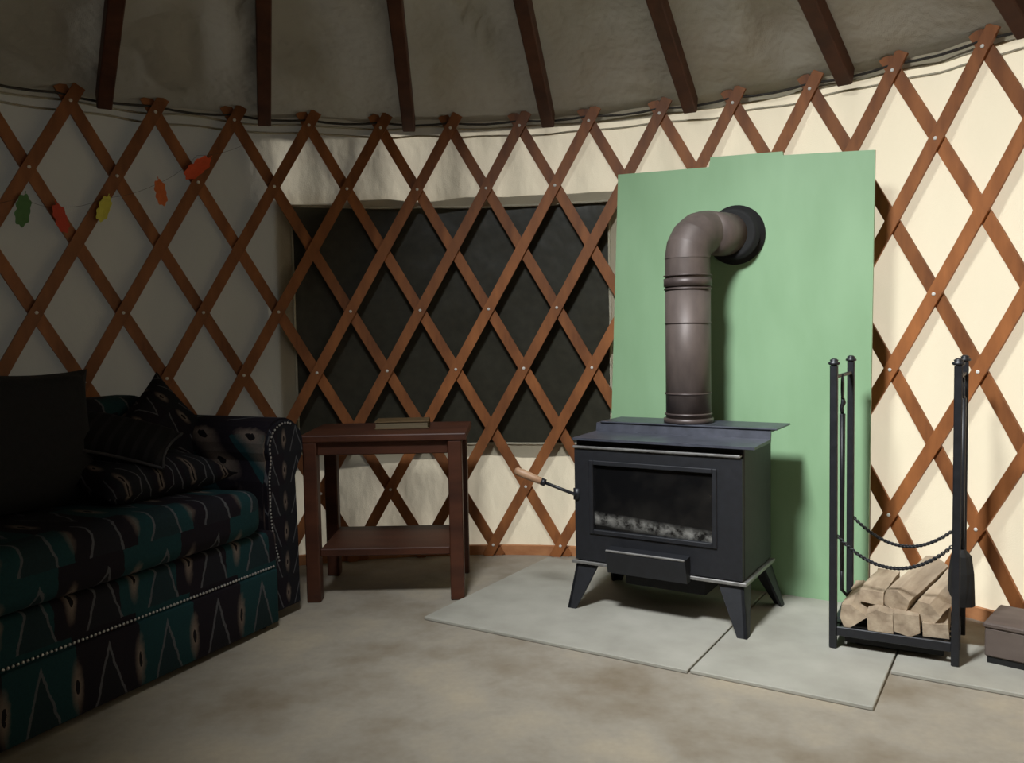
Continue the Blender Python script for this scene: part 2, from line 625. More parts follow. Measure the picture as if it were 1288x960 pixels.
# rafters, resting on the cable
for k in range(22):
    th = RAF0 + RAFD * k
    a = roof_pt(th, 0.0)
    lo = pol(th, 2.09, 1.878)
    d = (APEX - roof_pt(th, 0)).normalized()
    top0 = roof_pt(th, 0.008)
    side = d.cross(Vector((0, 0, 1))).normalized()
    nn = side.cross(d).normalized()
    L = (APEX - top0).length * 0.83
    bm = B()
    w, dep = 0.027, 0.072
    off = -nn * 0.006
    cs = []
    for q in (0.0, L):
        o_ = top0 + d * q + off
        cs.append([bm.verts.new(o_ + side * w), bm.verts.new(o_ - side * w), bm.verts.new(o_ - side * w - nn * dep), bm.verts.new(o_ + side * w - nn * dep)])
    bm.faces.new(cs[0])
    bm.faces.new(cs[1][::-1])
    for q in range(4):
        bm.faces.new((cs[0][q], cs[1][q], cs[1][(q + 1) % 4], cs[0][(q + 1) % 4]))
    bmesh.ops.bevel(bm, geom=list(bm.edges), offset=0.004, segments=1, affect='EDGES')
    obj('rafter', bm, 'rafter', ceil)

# wooden ring that takes the rafter tops
bm = B()
n = 66
rows = []
for k in range(n):
    th = 2 * PI * k / n
    p = roof_pt(th, S1)
    q = roof_pt(th, S1 + 0.05)
    rows.append([bm.verts.new(v_) for v_ in (p + Vector((0, 0, 0.03)), q + Vector((0, 0, 0.02)), q - Vector((0, 0, 0.13)), p - Vector((0, 0, 0.10)))])
for k in range(n):
    for j in range(4):
        bm.faces.new((rows[k][j], rows[(k + 1) % n][j], rows[(k + 1) % n][(j + 1) % 4], rows[k][(j + 1) % 4]))
obj('crown_ring', bm, 'rafter', ceil)

# acrylic dome over the crown
bm = B()
n, m_ = 44, 8
cen = roof_pt(0, S1).lerp(roof_pt(PI, S1), 0.5)
rows = []
for j in range(m_):
    a = PI / 2 * j / m_
    rows.append([bm.verts.new(cen + Vector((0, 0, 0.02 + 0.24 * math.sin(a))) + (roof_pt(2 * PI * k / n, S1 - 0.01) - cen) * math.cos(a)) for k in range(n)])
for j in range(m_ - 1):
    for k in range(n):
        bm.faces.new((rows[j][k], rows[j][(k + 1) % n], rows[j + 1][(k + 1) % n], rows[j + 1][k]))
bm.faces.new(rows[-1])
obj('skylight_dome', bm, 'dome', ceil, True)

# steel cable lying in the lattice notches
DTH = 0.1423
TH0 = -0.5796
DZ = 0.26395
ZB = 0.05
bm = B()
pts = []
n = 176
for k in range(n):
    th = TH0 + DTH * k / 4
    ph = k / 4 % 1.0
    pts.append(pol(th, R + 0.004, 1.922 - 0.010 * math.sin(PI * ph)))
pts.append(pts[0].copy())
tube(bm, pts, 0.005, 6, False)
tag(obj('eave_cable', bm, 'cable', smooth=True), 'dark steel cable strung along the top of the wooden lattice', 'cable')

# ------------------------------------------------------------------ lattice of crossed slats
lat = thing('lattice_frame', 'crossed brown wooden slats lining the round canvas wall in diamonds', 'lattice')


def slat_mesh(sign, layer):
    """a slat whose top crossing sits at angle 0; bends round the ring"""
    b_ = B()
    w, tk = 0.0225, 0.0055
    r0 = R + layer * 0.0065
    n_ = 30
    t0, t1 = -0.20, 7.22
    rows_ = []
    for i in range(n_ + 1):
        tt = t0 + (t1 - t0) * i / n_
        th = -sign * (7 - tt) * DTH / 2
        z = ZB + tt * DZ
        # tangent along slat
        tan = Vector((math.cos(th) * sign * R * DTH / 2, -math.sin(th) * sign * R * DTH / 2, DZ)).normalized()
        rad_ = pol(th, 1)
        sd = tan.cross(rad_).normalized()
        p = pol(th, r0, z)
        rows_.append([b_.verts.new(p + sd * w * sa + rad_ * tk * ra) for sa, ra in ((1, 1), (-1, 1), (-1, -1), (1, -1))])
    for i in range(n_):
        for q in range(4):
            b_.faces.new((rows_[i][q], rows_[i + 1][q], rows_[i + 1][(q + 1) % 4], rows_[i][(q + 1) % 4]))
    b_.faces.new(rows_[0])
    b_.faces.new(rows_[-1][::-1])
    bmesh.ops.recalc_face_normals(b_, faces=b_.faces)
    me = bpy.data.meshes.new('slat')
    b_.to_mesh(me)
    b_.free()
    me.materials.append(M['slat'])
    return me


slat_r, slat_l = slat_mesh(1, -1), slat_mesh(-1, 1)
for k in range(-14, 30):
    th = TH0 + DTH * k
    share('slat', slat_r, lat, rotz=-th)
    share('slat', slat_l, lat, rotz=-th)
# small bolt heads on the crossings (rows 2 and 5 have none)
bm = B()
for row in (0, 1, 3, 4, 6, 7):
    for k in range(-14, 30):
        th = TH0 + DTH * (k + (0.5 if row % 2 else 0.0))
        p = pol(th, R - 0.0125, ZB + (7 - row) * DZ)
        mt = Matrix.Rotation(-th, 3, 'Z') @ Matrix.Rotation(PI / 2, 3, 'X')
        lathe(bm, [(0.0065, -0.001), (0.0065, 0.0015), (0.0035, 0.0035)], 8, p, mt)
o = obj('bolt_heads', bm, 'bolt', lat)
o['kind'] = 'stuff'
o['label'] = 'small pale bolt heads on the slat crossings'

# ------------------------------------------------------------------ hearth slabs, stove frame
ANG = rad(-31.8)
U = Vector((math.cos(ANG), math.sin(ANG), 0))
V = Vector((-math.sin(ANG), math.cos(ANG), 0))
HZ = 0.012


def slab(label, u0, u1, v0, v1):
    bm = B()
    box(bm, u0, u1, v0, v1, 0.0005, HZ, 0.002, 1)
    return tag(obj('hearth_slab', bm, 'slab', rot=(0, 0, ANG)), label, 'slab', 'cement slabs of the hearth')


slab('wide pale cement hearth slab under most of the black stove', -0.762, 0.199, 1.045, 1.93)
slab('pale cement hearth slab between the stove leg and the log rack', 0.205, 0.700, 1.052, 1.93)
slab('narrow pale cement slab set back under the log rack and low box', 0.706, 1.16, 1.325, 1.66)

# ------------------------------------------------------------------ green board on studs
bd = thing('heat_shield', 'tall green painted board standing behind the black wood stove', 'board', (0, 0, HZ), ANG)
poly = [(-0.452, 0.0), (0.556, 0.0), (0.572, 1.588), (0.264, 1.608), (0.262, 1.622), (-0.004, 1.634), (-0.010, 1.598), (-0.384, 1.612)]
bm = B()
prism(bm, poly, 'y', 1.885, 1.900)
obj('panel', bm, 'green', bd)
for x in (-0.37, 0.04, 0.522):
    bm = B()
    box(bm, x, x + 0.035, 1.901, 1.935, 0, 1.585, 0.002, 1)
    obj('stud', bm, 'stud', bd)

# ------------------------------------------------------------------ wood stove
UC = -0.045
stv = thing('wood_stove', 'black cast iron wood stove with splayed legs and glass door', 'stove', (0, 0, HZ), ANG)
u0, u1, vf, vr = -0.352, 0.262, 1.405, 1.745
zb = 0.158
# legs: flat tapered angle legs, splayed
for (bu, bv, fu, fv) in ((u0 + 0.005, vf + 0.005, -0.366, 1.372), (u1 - 0.005, vf + 0.005, 0.281, 1.365), (u0 + 0.005, vr - 0.005, -0.366, 1.775), (u1 - 0.005, vr - 0.005, 0.298, 1.77)):
    bm = B()
    su = 1 if bu < UC else -1
    sv = 1 if bv < (vf + vr) / 2 else -1
    tw, bw, tk = 0.085, 0.032, 0.01
    for (ax) in (0, 1):
        # one plate facing sideways, one facing front
        def pt(w, k, lvl):
            cu, cv, z = ((fu, fv, 0.0), (bu, bv, zb))[lvl]
            if ax == 0:
                return Vector((cu + su * w, cv + sv * k, z))
            return Vector((cu + su * k, cv + sv * w, z))
        q = [[bm.verts.new(pt(0, 0, l)), bm.verts.new(pt((bw, tw)[l], 0, l)), bm.verts.new(pt((bw, tw)[l], tk, l)), bm.verts.new(pt(0, tk, l))] for l in (0, 1)]
        bm.faces.new(q[0])
        bm.faces.new(q[1][::-1])
        for i in range(4):
            bm.faces.new((q[0][i], q[1][i], q[1][(i + 1) % 4], q[0][(i + 1) % 4]))
    obj('leg', bm, 'stove', stv)
bm = B()
box(bm, u0 - 0.008, u1 + 0.008, vf - 0.008, vr + 0.004, zb, zb + 0.012, 0.002, 1)
o = obj('base_plate', bm, 'edge', stv)
bm = B()
box(bm, u0 + 0.004, u1 - 0.004, vf + 0.012, vr, zb + 0.012, 0.612, 0.006, 2)
obj('firebox', bm, 'stove', stv)
# door with glass
zd0, zd1 = zb + 0.016, 0.572
bm = B()
gx0, gx1, gz0, gz1 = -0.272, 0.158, 0.288, 0.518
for (a, b, c_, d_) in ((u0 + 0.006, gx0, zd0, zd1), (gx1, u1 - 0.006, zd0, zd1), (gx0, gx1, zd0, gz0), (gx0, gx1, gz1, zd1)):
    box(bm, a, b, vf - 0.004, vf + 0.02, c_, d_)
door = obj('door', bm, 'stove', stv)
bm = B()
for (a, b, c_, d_) in ((gx0 - 0.016, gx0, gz0 - 0.016, gz1 + 0.016), (gx1, gx1 + 0.016, gz0 - 0.016, gz1 + 0.016), (gx0, gx1, gz0 - 0.016, gz0), (gx0, gx1, gz1, gz1 + 0.016)):
    box(bm, a, b, vf - 0.010, vf - 0.003, c_, d_, 0.002, 1)
obj('glass_rim', bm, 'stove', door)
bm = B()
gc = Vector(((gx0 + gx1) / 2, vf + 0.006, (gz0 + gz1) / 2))
box(bm, gx0 - gc.x, gx1 - gc.x, -0.003, 0.003, gz0 - gc.z, gz1 - gc.z)
obj('glass', bm, 'glass', door, loc=gc)
bm = B()
box(bm, u0 + 0.002, u1 - 0.01, vf - 0.012, vf + 0.012, 0.574, 0.584, 0.003, 1)
obj('upper_trim', bm, 'edge', stv)
# top: front shelf, riser and raised cooking surface
bm = B()
prism(bm, [(1.378, 0.606), (1.378, 0.614), (1.566, 0.618), (1.572, 0.648), (1.745, 0.648), (1.745, 0.640), (1.58, 0.640), (1.574, 0.606)], 'x', u0 + 0.012, u1 + 0.04)
obj('top_plate', bm, 'stovetop', stv)
bm = B()
box(bm, u0 + 0.03, u1 + 0.062, 1.566, 1.75, 0.648, 0.654, 0.002, 1)
obj('cooking_plate', bm, 'stovetop', stv)
# ash lip below the door
bm = B()
prism(bm, [(vf - 0.055, 0.222), (vf - 0.055, 0.232), (vf - 0.004, 0.236), (vf - 0.004, 0.150), (vf - 0.035, 0.150)], 'x', -0.206, 0.082)
lip = obj('ash_lip', bm, 'stove', stv)
bm = B()
box(bm, -0.204, 0.080, vf - 0.058, vf - 0.050, 0.228, 0.235, 0.002, 1)
obj('lip_edge', bm, 'edge', lip)
# ash box under the base
bm = B()
box(bm, -0.20, 0.10, vf + 0.10, vr - 0.05, 0.075, zb, 0.004, 1)
obj('ash_box', bm, 'blackmatte', stv)
# door handle: rod and turned wooden grip
h0 = Vector((u0 + 0.012, vf - 0.012, 0.408))
h1 = Vector((-0.452, 1.352, 0.452))
h2 = Vector((-0.545, 1.318, 0.492))
bm = B()
tube(bm, [h0 + Vector((0, 0.02, -0.005)), h0, h1], 0.006, 8)
tube(bm, [h0 + Vector((0.0, 0.015, -0.02)), h0 + Vector((0.0, 0.015, 0.02))], 0.014, 10)
hd = obj('door_handle', bm, 'black', stv, True)
bm = B()
dd = (h2 - h1)
tube(bm, [h1 + dd * f for f in (0, 0.05, 0.3, 0.7, 0.93, 1.0)], [0.010, 0.013, 0.0145, 0.016, 0.0145, 0.009], 12)
tag(obj('grip', bm, 'handle', hd, True), 'pale turned wooden grip')
bm = B()
tube(bm, [h1 - dd * 0.12, h1 + dd * 0.03], 0.013, 10)
obj('ferrule', bm, 'black', hd, True)

# ------------------------------------------------------------------ stovepipe
pu, pv = -0.012, 1.652
pz0 = 0.654
spp = thing('stovepipe', 'brown grey metal stovepipe rising from stove and elbowing into green board', 'stovepipe', U * pu + V * pv + Vector((0, 0, HZ)), ANG)
PR = 0.080
bm = B()
lathe(bm, [(PR, pz0), (PR, 1.150)], 40)
obj('lower_pipe', bm, 'pipe', spp, True)
# bands: flange and crimped joints
for z0, z1, g_ in ((pz0, pz0 + 0.018, 0.008), (pz0 + 0.028, pz0 + 0.036, 0.004), (0.756, 0.763, 0.003), (1.008, 1.013, 0.0025), (1.128, 1.136, 0.004), (1.140, 1.170, 0.005), (1.176, 1.182, 0.006)):
    bm = B()
    lathe(bm, [(PR - 0.001, z0), (PR + g_, z0 + 0.001), (PR + g_, z1 - 0.001), (PR - 0.001, z1)], 40)
    obj('pipe_band', bm, 'pipeband', spp, True)
tip = Vector((0.104, 0.233, 0)).normalized()
ez = 1.335     # axis height of the horizontal run
bend = 0.095
cc = ez - bend
# segmented elbow made of four gores
angs = [0, rad(22.5), rad(45), rad(67.5), rad(90)]


def el_pt(a):
    return tip * (bend * (1 - math.cos(a))) + Vector((0, 0, cc + bend * math.sin(a)))


bm = B()
tube(bm, [Vector((0, 0, 1.15)), el_pt(0)], PR - 0.001, 40, False)
obj('elbow_collar', bm, 'pipe', spp, True)
for i in range(4):
    bm = B()
    rg = []
    for a in (angs[i], (angs[i] + angs[i + 1]) / 2, angs[i + 1]):
        c0 = el_pt(a)
        dr = tip * math.sin(a) + Vector((0, 0, math.cos(a)))
        n1 = (tip * math.cos(a) - Vector((0, 0, math.sin(a))))
        n2 = dr.cross(n1)
        r_ = PR - 0.001 + (0.0015 if a in angs else 0)
        rg.append([bm.verts.new(c0 + (n1 * math.cos(2 * PI * k / 40) + n2 * math.sin(2 * PI * k / 40)) * r_) for k in range(40)])
    for j in range(2):
        for k in range(40):
            bm.faces.new((rg[j][k], rg[j][(k + 1) % 40], rg[j + 1][(k + 1) % 40], rg[j + 1][k]))
    obj('elbow_segment', bm, 'pipe', spp, True)
bm = B()
e1 = el_pt(rad(90))
kk = (1.885 - pv) / tip.y
e2 = tip * kk + Vector((0, 0, ez))
tube(bm, [e1, e2], PR - 0.0005, 40)
obj('horizontal_pipe', bm, 'pipe', spp, True)
# thimble collar against the board
bm = B()
mt = Matrix.Rotation(-PI / 2, 3, 'X')
lathe(bm, [(0.080, -0.060), (0.092, -0.060), (0.092, -0.010), (0.110, -0.008), (0.110, 0.0)], 44, e2 - Vector((0, 0.0, 0)), mt.inverted() @ Matrix.Scale(-1, 3, Vector((0, 0, 1))) if False else Matrix.Rotation(-PI / 2, 3, 'X'))
tag(obj('thimble', bm, 'blackmatte', spp, True), 'black round collar where the pipe enters the board')

# ------------------------------------------------------------------ end table
tb = thing('end_table', 'dark brown wooden end table with lower shelf beside the sofa', 'table', (-0.262, 1.70, 0))
hw, hd_, th_ = 0.270, 0.205, 0.605
for sx_ in (-1, 1):
    for sy_ in (-1, 1):
        bm = B()
        cx_, cy_ = sx_ * (hw - 0.0), sy_ * (hd_ - 0.03)
        box(bm, cx_ - 0.026, cx_ + 0.026, cy_ - 0.026, cy_ + 0.026, 0, th_, 0.004, 1)
        obj('leg', bm, 'table', tb)
bm = B()
n_pl = 4
for sy_ in (-1, 1):
    bm = B()
    cy_ = sy_ * (hd_ - 0.03)
    box(bm, -hw + 0.026, hw - 0.026, cy_ - 0.010, cy_ + 0.010, th_ - 0.05, th_, 0.003, 1)
    obj('apron', bm, 'table', tb)
for sx_ in (-1, 1):
    bm = B()
    box(bm, sx_ * hw - 0.010, sx_ * hw + 0.010, -hd_ + 0.056, hd_ - 0.056, th_ - 0.05, th_, 0.003, 1)
    obj('apron', bm, 'table', tb)
bm = B()
box(bm, -hw - 0.035, hw + 0.045, -hd_, hd_, th_, th_ + 0.028, 0.005, 2)
obj('tabletop', bm, 'table', tb)
bm = B()
box(bm, -hw + 0.026, hw - 0.026, -hd_ + 0.02, hd_ - 0.02, 0.172, 0.200, 0.003, 1)
obj('shelf', bm, 'table', tb)
bk = thing('book', 'thick tan covered book lying flat on the end table', 'book', (-0.21, 1.72, th_ + 0.0285), 0.06)
bm = B()
box(bm, -0.105, 0.105, -0.075, 0.075, 0.0, 0.004, 0.001, 1)
box(bm, -0.105, 0.105, -0.075, 0.075, 0.026, 0.030, 0.001, 1)
box(bm, -0.105, 0.105, 0.071, 0.075, 0.004, 0.026)
obj('cover', bm, 'tan', bk)
bm = B()
box(bm, -0.100, 0.100, -0.071, 0.071, 0.004, 0.026)
obj('pages', bm, 'pages', bk)

# ------------------------------------------------------------------ sofa
SO = Vector((-0.583, 1.264, 0))
SA = rad(65.08)
sf = thing('sofa', 'dark tapestry sofa with rolled arm and nailhead trim against the canvas wall', 'sofa', SO, SA)
DEP = 0.72
LX = -1.42
bm = B()
box(bm, LX, 0.0, 0.012, DEP - 0.04, 0.035, 0.335, 0.02, 3)
obj('base', bm, 'sofa', sf, True)
bm = B()
box(bm, LX, -0.02, 0.0, 0.02, 0.02, 0.205, 0.006, 2)
obj('front_apron', bm, 'sofa', sf, True)


def studs(bm, pts, r, normal):
    q = normal.to_track_quat('Z', 'Y').to_matrix()
    for p in pts:
        lathe(bm, [(r, 0.0), (r * 0.8, r * 0.5), (r * 0.3, r * 0.75)], 7, p, q)


bm = B()
studs(bm, [Vector((LX + 0.02 + i * 0.0128, -0.001 + 0.010, 0.214)) for i in range(108)], 0.0048, Vector((0, -1, 0)))
o = obj('nail_trim', bm, 'stud_nail', sf)
o['kind'] = 'stuff'
o['label'] = 'row of small silver nailheads along the sofa front'
for i, z in enumerate((0.02,)):
    for x in (LX + 0.06, -0.05):
        for y in (0.06, DEP - 0.1):
            bm = B()
            tube(bm, [(x, y, 0), (x, y, 0.04)], [0.022, 0.028], 10)
            obj('foot', bm, 'blackmatte', sf)
# seat cushion
bm = B()
box(bm, LX + 0.02, -0.085, -0.012, DEP - 0.2, 0.338, 0.485, 0.05, 5)
bmesh.ops.subdivide_edges(bm, edges=[e for e in bm.edges if e.calc_length() > 0.2], cuts=10, use_grid_fill=True)
for vv in bm.verts:
    if vv.co.z > 0.42:
        f = (vv.co.x - LX) / (-LX)
        vv.co.z += 0.02 * math.sin(PI * min(1, max(0, f))) + 0.006 * noise.noise(vv.co * 5)
obj('seat_cushion', bm, 'sofa', sf, True)


def arm(xc, sgn, name):
    """rolled arm: profile in x-z extruded along y"""
    bm = B()
    prof = []
    zc, rr_ = 0.612, 0.102
    prof.append((-0.085, 0.03))
    prof.append((-0.085, 0.50))
    for k in range(15):
        a = rad(205 - k * 250 / 14)
        prof.append((0.025 + rr_ * math.cos(a), zc + rr_ * math.sin(a)))
    prof.append((0.080, 0.50))
    prof.append((0.085, 0.30))
    prof.append((0.085, 0.03))
    prof = [(xc + sgn * x, z) for x, z in prof]
    prism(bm, prof, 'y', 0.055, DEP - 0.05)
    o_ = obj(name, bm, 'sofa', sf, False)
    # front panel
    bm = B()
    fp = [(xc + sgn * x, z) for x, z in [(-0.078, 0.04), (-0.078, 0.50)] + [(0.025 + 0.094 * math.cos(rad(205 - k * 250 / 14)), zc + 0.094 * math.sin(rad(205 - k * 250 / 14))) for k in range(15)] + [(0.070, 0.50), (0.076, 0.30), (0.076, 0.04)]]
    prism(bm, fp, 'y', 0.040, 0.056)
    pn = obj('arm_front', bm, 'sofa2', o_)
    bm = B()
    path = [Vector((xc + sgn * x, 0.040, z)) for x, z in [(-0.03, 0.215), (-0.055, 0.30), (-0.066, 0.40), (-0.066, 0.50)] + [(0.025 + 0.084 * math.cos(rad(200 - k * 10)), zc + 0.084 * math.sin(rad(200 - k * 10))) for k in range(15)]]
    pts_ = []
    for a_, b_ in zip(path, path[1:]):
        n_ = max(1, int((b_ - a_).length / 0.012))
        pts_ += [a_.lerp(b_, i_ / n_) for i_ in range(n_)]
    studs(bm, pts_, 0.0042, Vector((0, -1, 0)))
    ns = obj('nailheads', bm, 'stud_nail', o_)
    ns['kind'] = 'stuff'


arm(0.065, 1, 'arm')
arm(LX - 0.065, -1, 'arm')
# back
bm = B()
box(bm, LX + 0.0, -0.03, DEP - 0.22, DEP - 0.03, 0.30, 0.80, 0.06, 5)
for vv in bm.verts:
    vv.co.y += (vv.co.z - 0.3) * 0.06
obj('backrest', bm, 'sofa', sf, True)


def in_sofa(x, y, z):
    return SO + Matrix.Rotation(SA, 3, 'Z') @ Vector((x, y, z))


def cushion(name, label, m, size, loc, rot, pip=True, wob=0.0, cat='cushion'):
    t_ = bpy.data.objects.new(name, None)
    C.objects.link(t_)
    t_.location = in_sofa(*loc)
    t_.rotation_euler = (Matrix.Rotation(SA, 3, 'Z') @ rot).to_euler()
    tag(t_, label, cat, None)
    bm_ = B()
    pillow(bm_, *size, wob=wob, seed=loc[0] * 9)
    obj('cover', bm_, m, t_, True)
    if pip:
        bm_ = B()
        sx_, sy_, _ = size
        pn = 0.12
        pts_ = []
        for s_ in range(4):
            for i_ in range(10):
                w_ = i_ / 10 * 2 - 1
                u_, v_ = ((w_, -1), (1, w_), (-w_, 1), (-1, -w_))[s_]
                pts_.append((u_ * sx_ / 2 * (1 - pn * (1 - v_ * v_) * abs(u_)), v_ * sy_ / 2 * (1 - pn * (1 - u_ * u_) * abs(v_)), 0))
        pts_.append(pts_[0])
        tube(bm_, pts_, 0.005, 6, False)
        obj('piping', bm_, 'piping', t_, True)
    return t_


RX, RY, RZ = (lambda a: Matrix.Rotation(rad(a), 3, 'X')), (lambda a: Matrix.Rotation(rad(a), 3, 'Y')), (lambda a: Matrix.Rotation(rad(a), 3, 'Z'))
cushion('throw_pillow', 'black throw pillow with pale flame motifs lying on the sofa seat', 'sofa2', (0.52, 0.34, 0.12), (-0.31, 0.30, 0.565), RX(10), False)
cushion('throw_pillow', 'dark striped pillow with grey piping lying on the patterned pillow', 'striped', (0.34, 0.34, 0.09), (-0.33, 0.37, 0.678), RX(20) @ RZ(38))
cushion('throw_pillow', 'dark tapestry pillow set on its corner by the rolled sofa arm', 'sofa2', (0.34, 0.34, 0.11), (-0.075, 0.455, 0.655), RZ(-10) @ RX(74) @ RZ(38), False)
cushion('throw_pillow', 'black cushion standing upright against the sofa backrest', 'darkcloth', (0.56, 0.46, 0.15), (-0.66, 0.405, 0.705), RY(4) @ RX(76), False)
# crumpled dark blanket on the back of the sofa
bm = B()
NX, NY = 44, 22
bl = []
for i in range(NX + 1):
    row = []
    for j in range(NY + 1):
        x = -1.30 + 0.90 * i / NX
        vdist = j / NY
        # over the top: front drape - top - rear drape
        prof = [(0.500, 0.76), (0.505, 0.80), (0.53, 0.825), (0.60, 0.845), (0.72, 0.835), (0.735, 0.70)]
        fi = vdist * 5
        i0 = min(4, int(fi))
        ft = fi - i0
        y = prof[i0][0] * (1 - ft) + prof[i0 + 1][0] * ft
        z = prof[i0][1] * (1 - ft) + prof[i0 + 1][1] * ft
        heap = 0.06 * max(0, noise.noise(Vector((x * 4.2, vdist * 3, 2.2)))) + 0.02 * noise.noise(Vector((x * 11, vdist * 7, 5)))
        z += heap * math.sin(PI * vdist)
        y -= heap * 0.5 * (1 - vdist)
        row.append(bm.verts.new((x, y, z)))
    bl.append(row)
for i in range(NX):
    for j in range(NY):
        bm.faces.new((bl[i][j], bl[i + 1][j], bl[i + 1][j + 1], bl[i][j + 1]))
bmesh.ops.solidify(bm, geom=list(bm.faces), thickness=0.012)
bl_o = obj('blanket', bm, 'darkcloth', None, True, SO, (0, 0, SA))
tag(bl_o, 'crumpled black blanket thrown over the top of the sofa back', 'blanket')

# ------------------------------------------------------------------ firewood rack with tools and logs
RA = rad(-28.5)
RO = Vector((1.203, 0.938, HZ))
rk = thing('firewood_rack', 'tall black iron firewood rack with four posts and hanging chains', 'rack', RO, RA)
RW, RD = 0.333, 0.288
VX = 0.015
posts = [(0, 0), (RW, 0), (0 + VX, RD), (RW + VX, RD)]
for (x, y) in posts:
    bm = B()
    box(bm, x - 0.011, x + 0.011, y - 0.011, y + 0.011, 0, 0.872, 0.003, 1)
    po = obj('post', bm, 'black', rk)
    bm = B()
    lathe(bm, [(0.013, 0.872), (0.017, 0.875), (0.017, 0.880), (0.011, 0.883), (0.013, 0.887), (0.006, 0.892)], 12, (x, y, 0))
    obj('cap', bm, 'black', po, True)
for x in (0, RW):
    bm = B()
    tube(bm, [(x, 0, 0.835), (x + VX, RD, 0.835)], 0.006, 8)
    obj('tool_bar', bm, 'black', rk)
    bm = B()
    box(bm, x - 0.006, x + 0.006 + VX * 0.5, 0.01, RD - 0.01, 0.045, 0.063)
    obj('side_rail', bm, 'black', rk)
for y in (0, RD):
    bm = B()
    box(bm, 0.01, RW - 0.01 + VX * (y > 0), y - 0.006, y + 0.006, 0.040, 0.068, 0.002, 1)
    obj('bottom_rail', bm, 'black', rk)
for i in range(5):
    bm = B()
    y = RD * (i + 1) / 6
    tube(bm, [(0.0, y, 0.061), (RW, y, 0.061)], 0.006, 8)
    obj('grate_bar', bm, 'black', rk)
bm = B()
box(bm, 0.03, RW - 0.03, 0.03, RD - 0.03, 0.012, 0.030, 0.002, 1)
obj('ash_tray', bm, 'blackmatte', rk)
# chains between the posts
link = B()
pts = []
for k in range(13):
    a = 2 * PI * k / 12
    pts.append((0.0075 * math.cos(a), 0.0045 * math.sin(a), 0))
tube(link, pts, 0.0022, 6, False)
lme = bpy.data.meshes.new('chain_link')
link.to_mesh(lme)
link.free()
lme.materials.append(M['black'])
for y, zc, sag, vx in ((0, 0.352, 0.085, 0), (RD, 0.352, 0.085, VX)):
    bm = B()
    pts = [Vector((0.008 + vx + (RW - 0.016) * i / 20, y, zc - sag * (1 - (i / 10 - 1) ** 2))) for i in range(21)]
    bmc = B()
    for i in range(60):
        tt = i / 60 * 20
        i0 = min(19, int(tt))
        p = pts[i0].lerp(pts[i0 + 1], tt - i0)
        d = (pts[i0 + 1] - pts[i0]).normalized()
        q = d.to_track_quat('X', 'Z').to_matrix() @ Matrix.Rotation(PI / 2 * (i % 2), 3, 'X')
        ring_p = [p + q @ Vector((0.0058 * math.cos(2 * PI * k / 10), 0.0042 * math.sin(2 * PI * k / 10), 0)) for k in range(11)]
        tube(bmc, ring_p, 0.0021, 5, False)
    obj('chain', bmc, 'black', rk, True)


def in_rack(x, y, z):
    return RO + Matrix.Rotation(RA, 3, 'Z') @ Vector((x, y, z))


# poker hanging at the left, brush and shovel at the right
pk = thing('fireplace_poker', 'black iron poker with loop handle hanging beside the green board', 'poker', in_rack(0.012, 0.10, 0.835), RA)
bm = B()
ring_p = [(0, 0.014 * math.cos(a), -0.038 - 0.032 * math.sin(a)) for a in [2 * PI * k / 16 for k in range(17)]]
tube(bm, ring_p, 0.004, 8, False)
obj('loop', bm, 'black', pk, True)
bm = B()
tube(bm, [(0, 0, -0.068), (0.002, 0.006, -0.085), (-0.002, -0.004, -0.10), (0, 0, -0.125)], [0.005, 0.008, 0.006, 0.005], 8)
tube(bm, [(0, 0, -0.12), (0.0, 0, -0.62)], [0.009, 0.006], 8)
obj('shaft', bm, 'black', pk, True)
bm = B()
tube(bm, [(0, 0, -0.61), (0.0, 0.0, -0.68), (0.012, 0.014, -0.70), (0.026, 0.026, -0.685)], [0.006, 0.006, 0.006, 0.003], 8)
obj('hook_tip', bm, 'black', pk, True)
bm = B()
tube(bm, [(0, 0.004, 0.004), (0, 0.004, -0.012)], 0.003, 6)
obj('hanger', bm, 'black', pk)
br = thing('hearth_brush', 'black hearth brush with dense bristles hanging by the rack post', 'brush', in_rack(RW + 0.012, 0.165, 0.835), RA)
bm = B()
ring_p = [(0, 0.014 * math.cos(a), -0.038 - 0.032 * math.sin(a)) for a in [2 * PI * k / 16 for k in range(17)]]
tube(bm, ring_p, 0.004, 8, False)
obj('loop', bm, 'black', br, True)
bm = B()
tube(bm, [(0, 0, -0.068), (0, 0, -0.54)], [0.009, 0.008], 8)
obj('shaft', bm, 'black', br, True)
bm = B()
tube(bm, [(0, 0, -0.53), (0, 0, -0.55), (0, 0, -0.60), (0, 0, -0.70)], [0.012, 0.026, 0.034, 0.038], 14)
for vv in bm.verts:
    vv.co += Vector((noise.noise(vv.co * 90), noise.noise(vv.co * 70 + Vector((5, 0, 0))), 0)) * 0.006
obj('bristles', bm, 'blackmatte', br)
bm = B()
tube(bm, [(0, 0.004, 0.004), (0, 0.004, -0.012)], 0.003, 6)
obj('hanger', bm, 'black', br)
sh = thing('ash_shovel', 'black iron ash shovel hanging between the two right rack posts', 'shovel', in_rack(RW + 0.010, 0.235, 0.835), RA)
bm = B()
ring_p = [(0, 0.014 * math.cos(a), -0.038 - 0.032 * math.sin(a)) for a in [2 * PI * k / 16 for k in range(17)]]
tube(bm, ring_p, 0.004, 8, False)
obj('loop', bm, 'black', sh, True)
bm = B()
tube(bm, [(0, 0, -0.068), (0, 0, -0.56)], [0.008, 0.006], 8)
obj('shaft', bm, 'black', sh, True)
bm = B()
prism(bm, [(-0.022, -0.55), (0.022, -0.55), (0.034, -0.60), (0.036, -0.70), (-0.036, -0.70), (-0.034, -0.60)], 'x', 0.0, 0.006)
obj('blade', bm, 'black', sh)
bm = B()
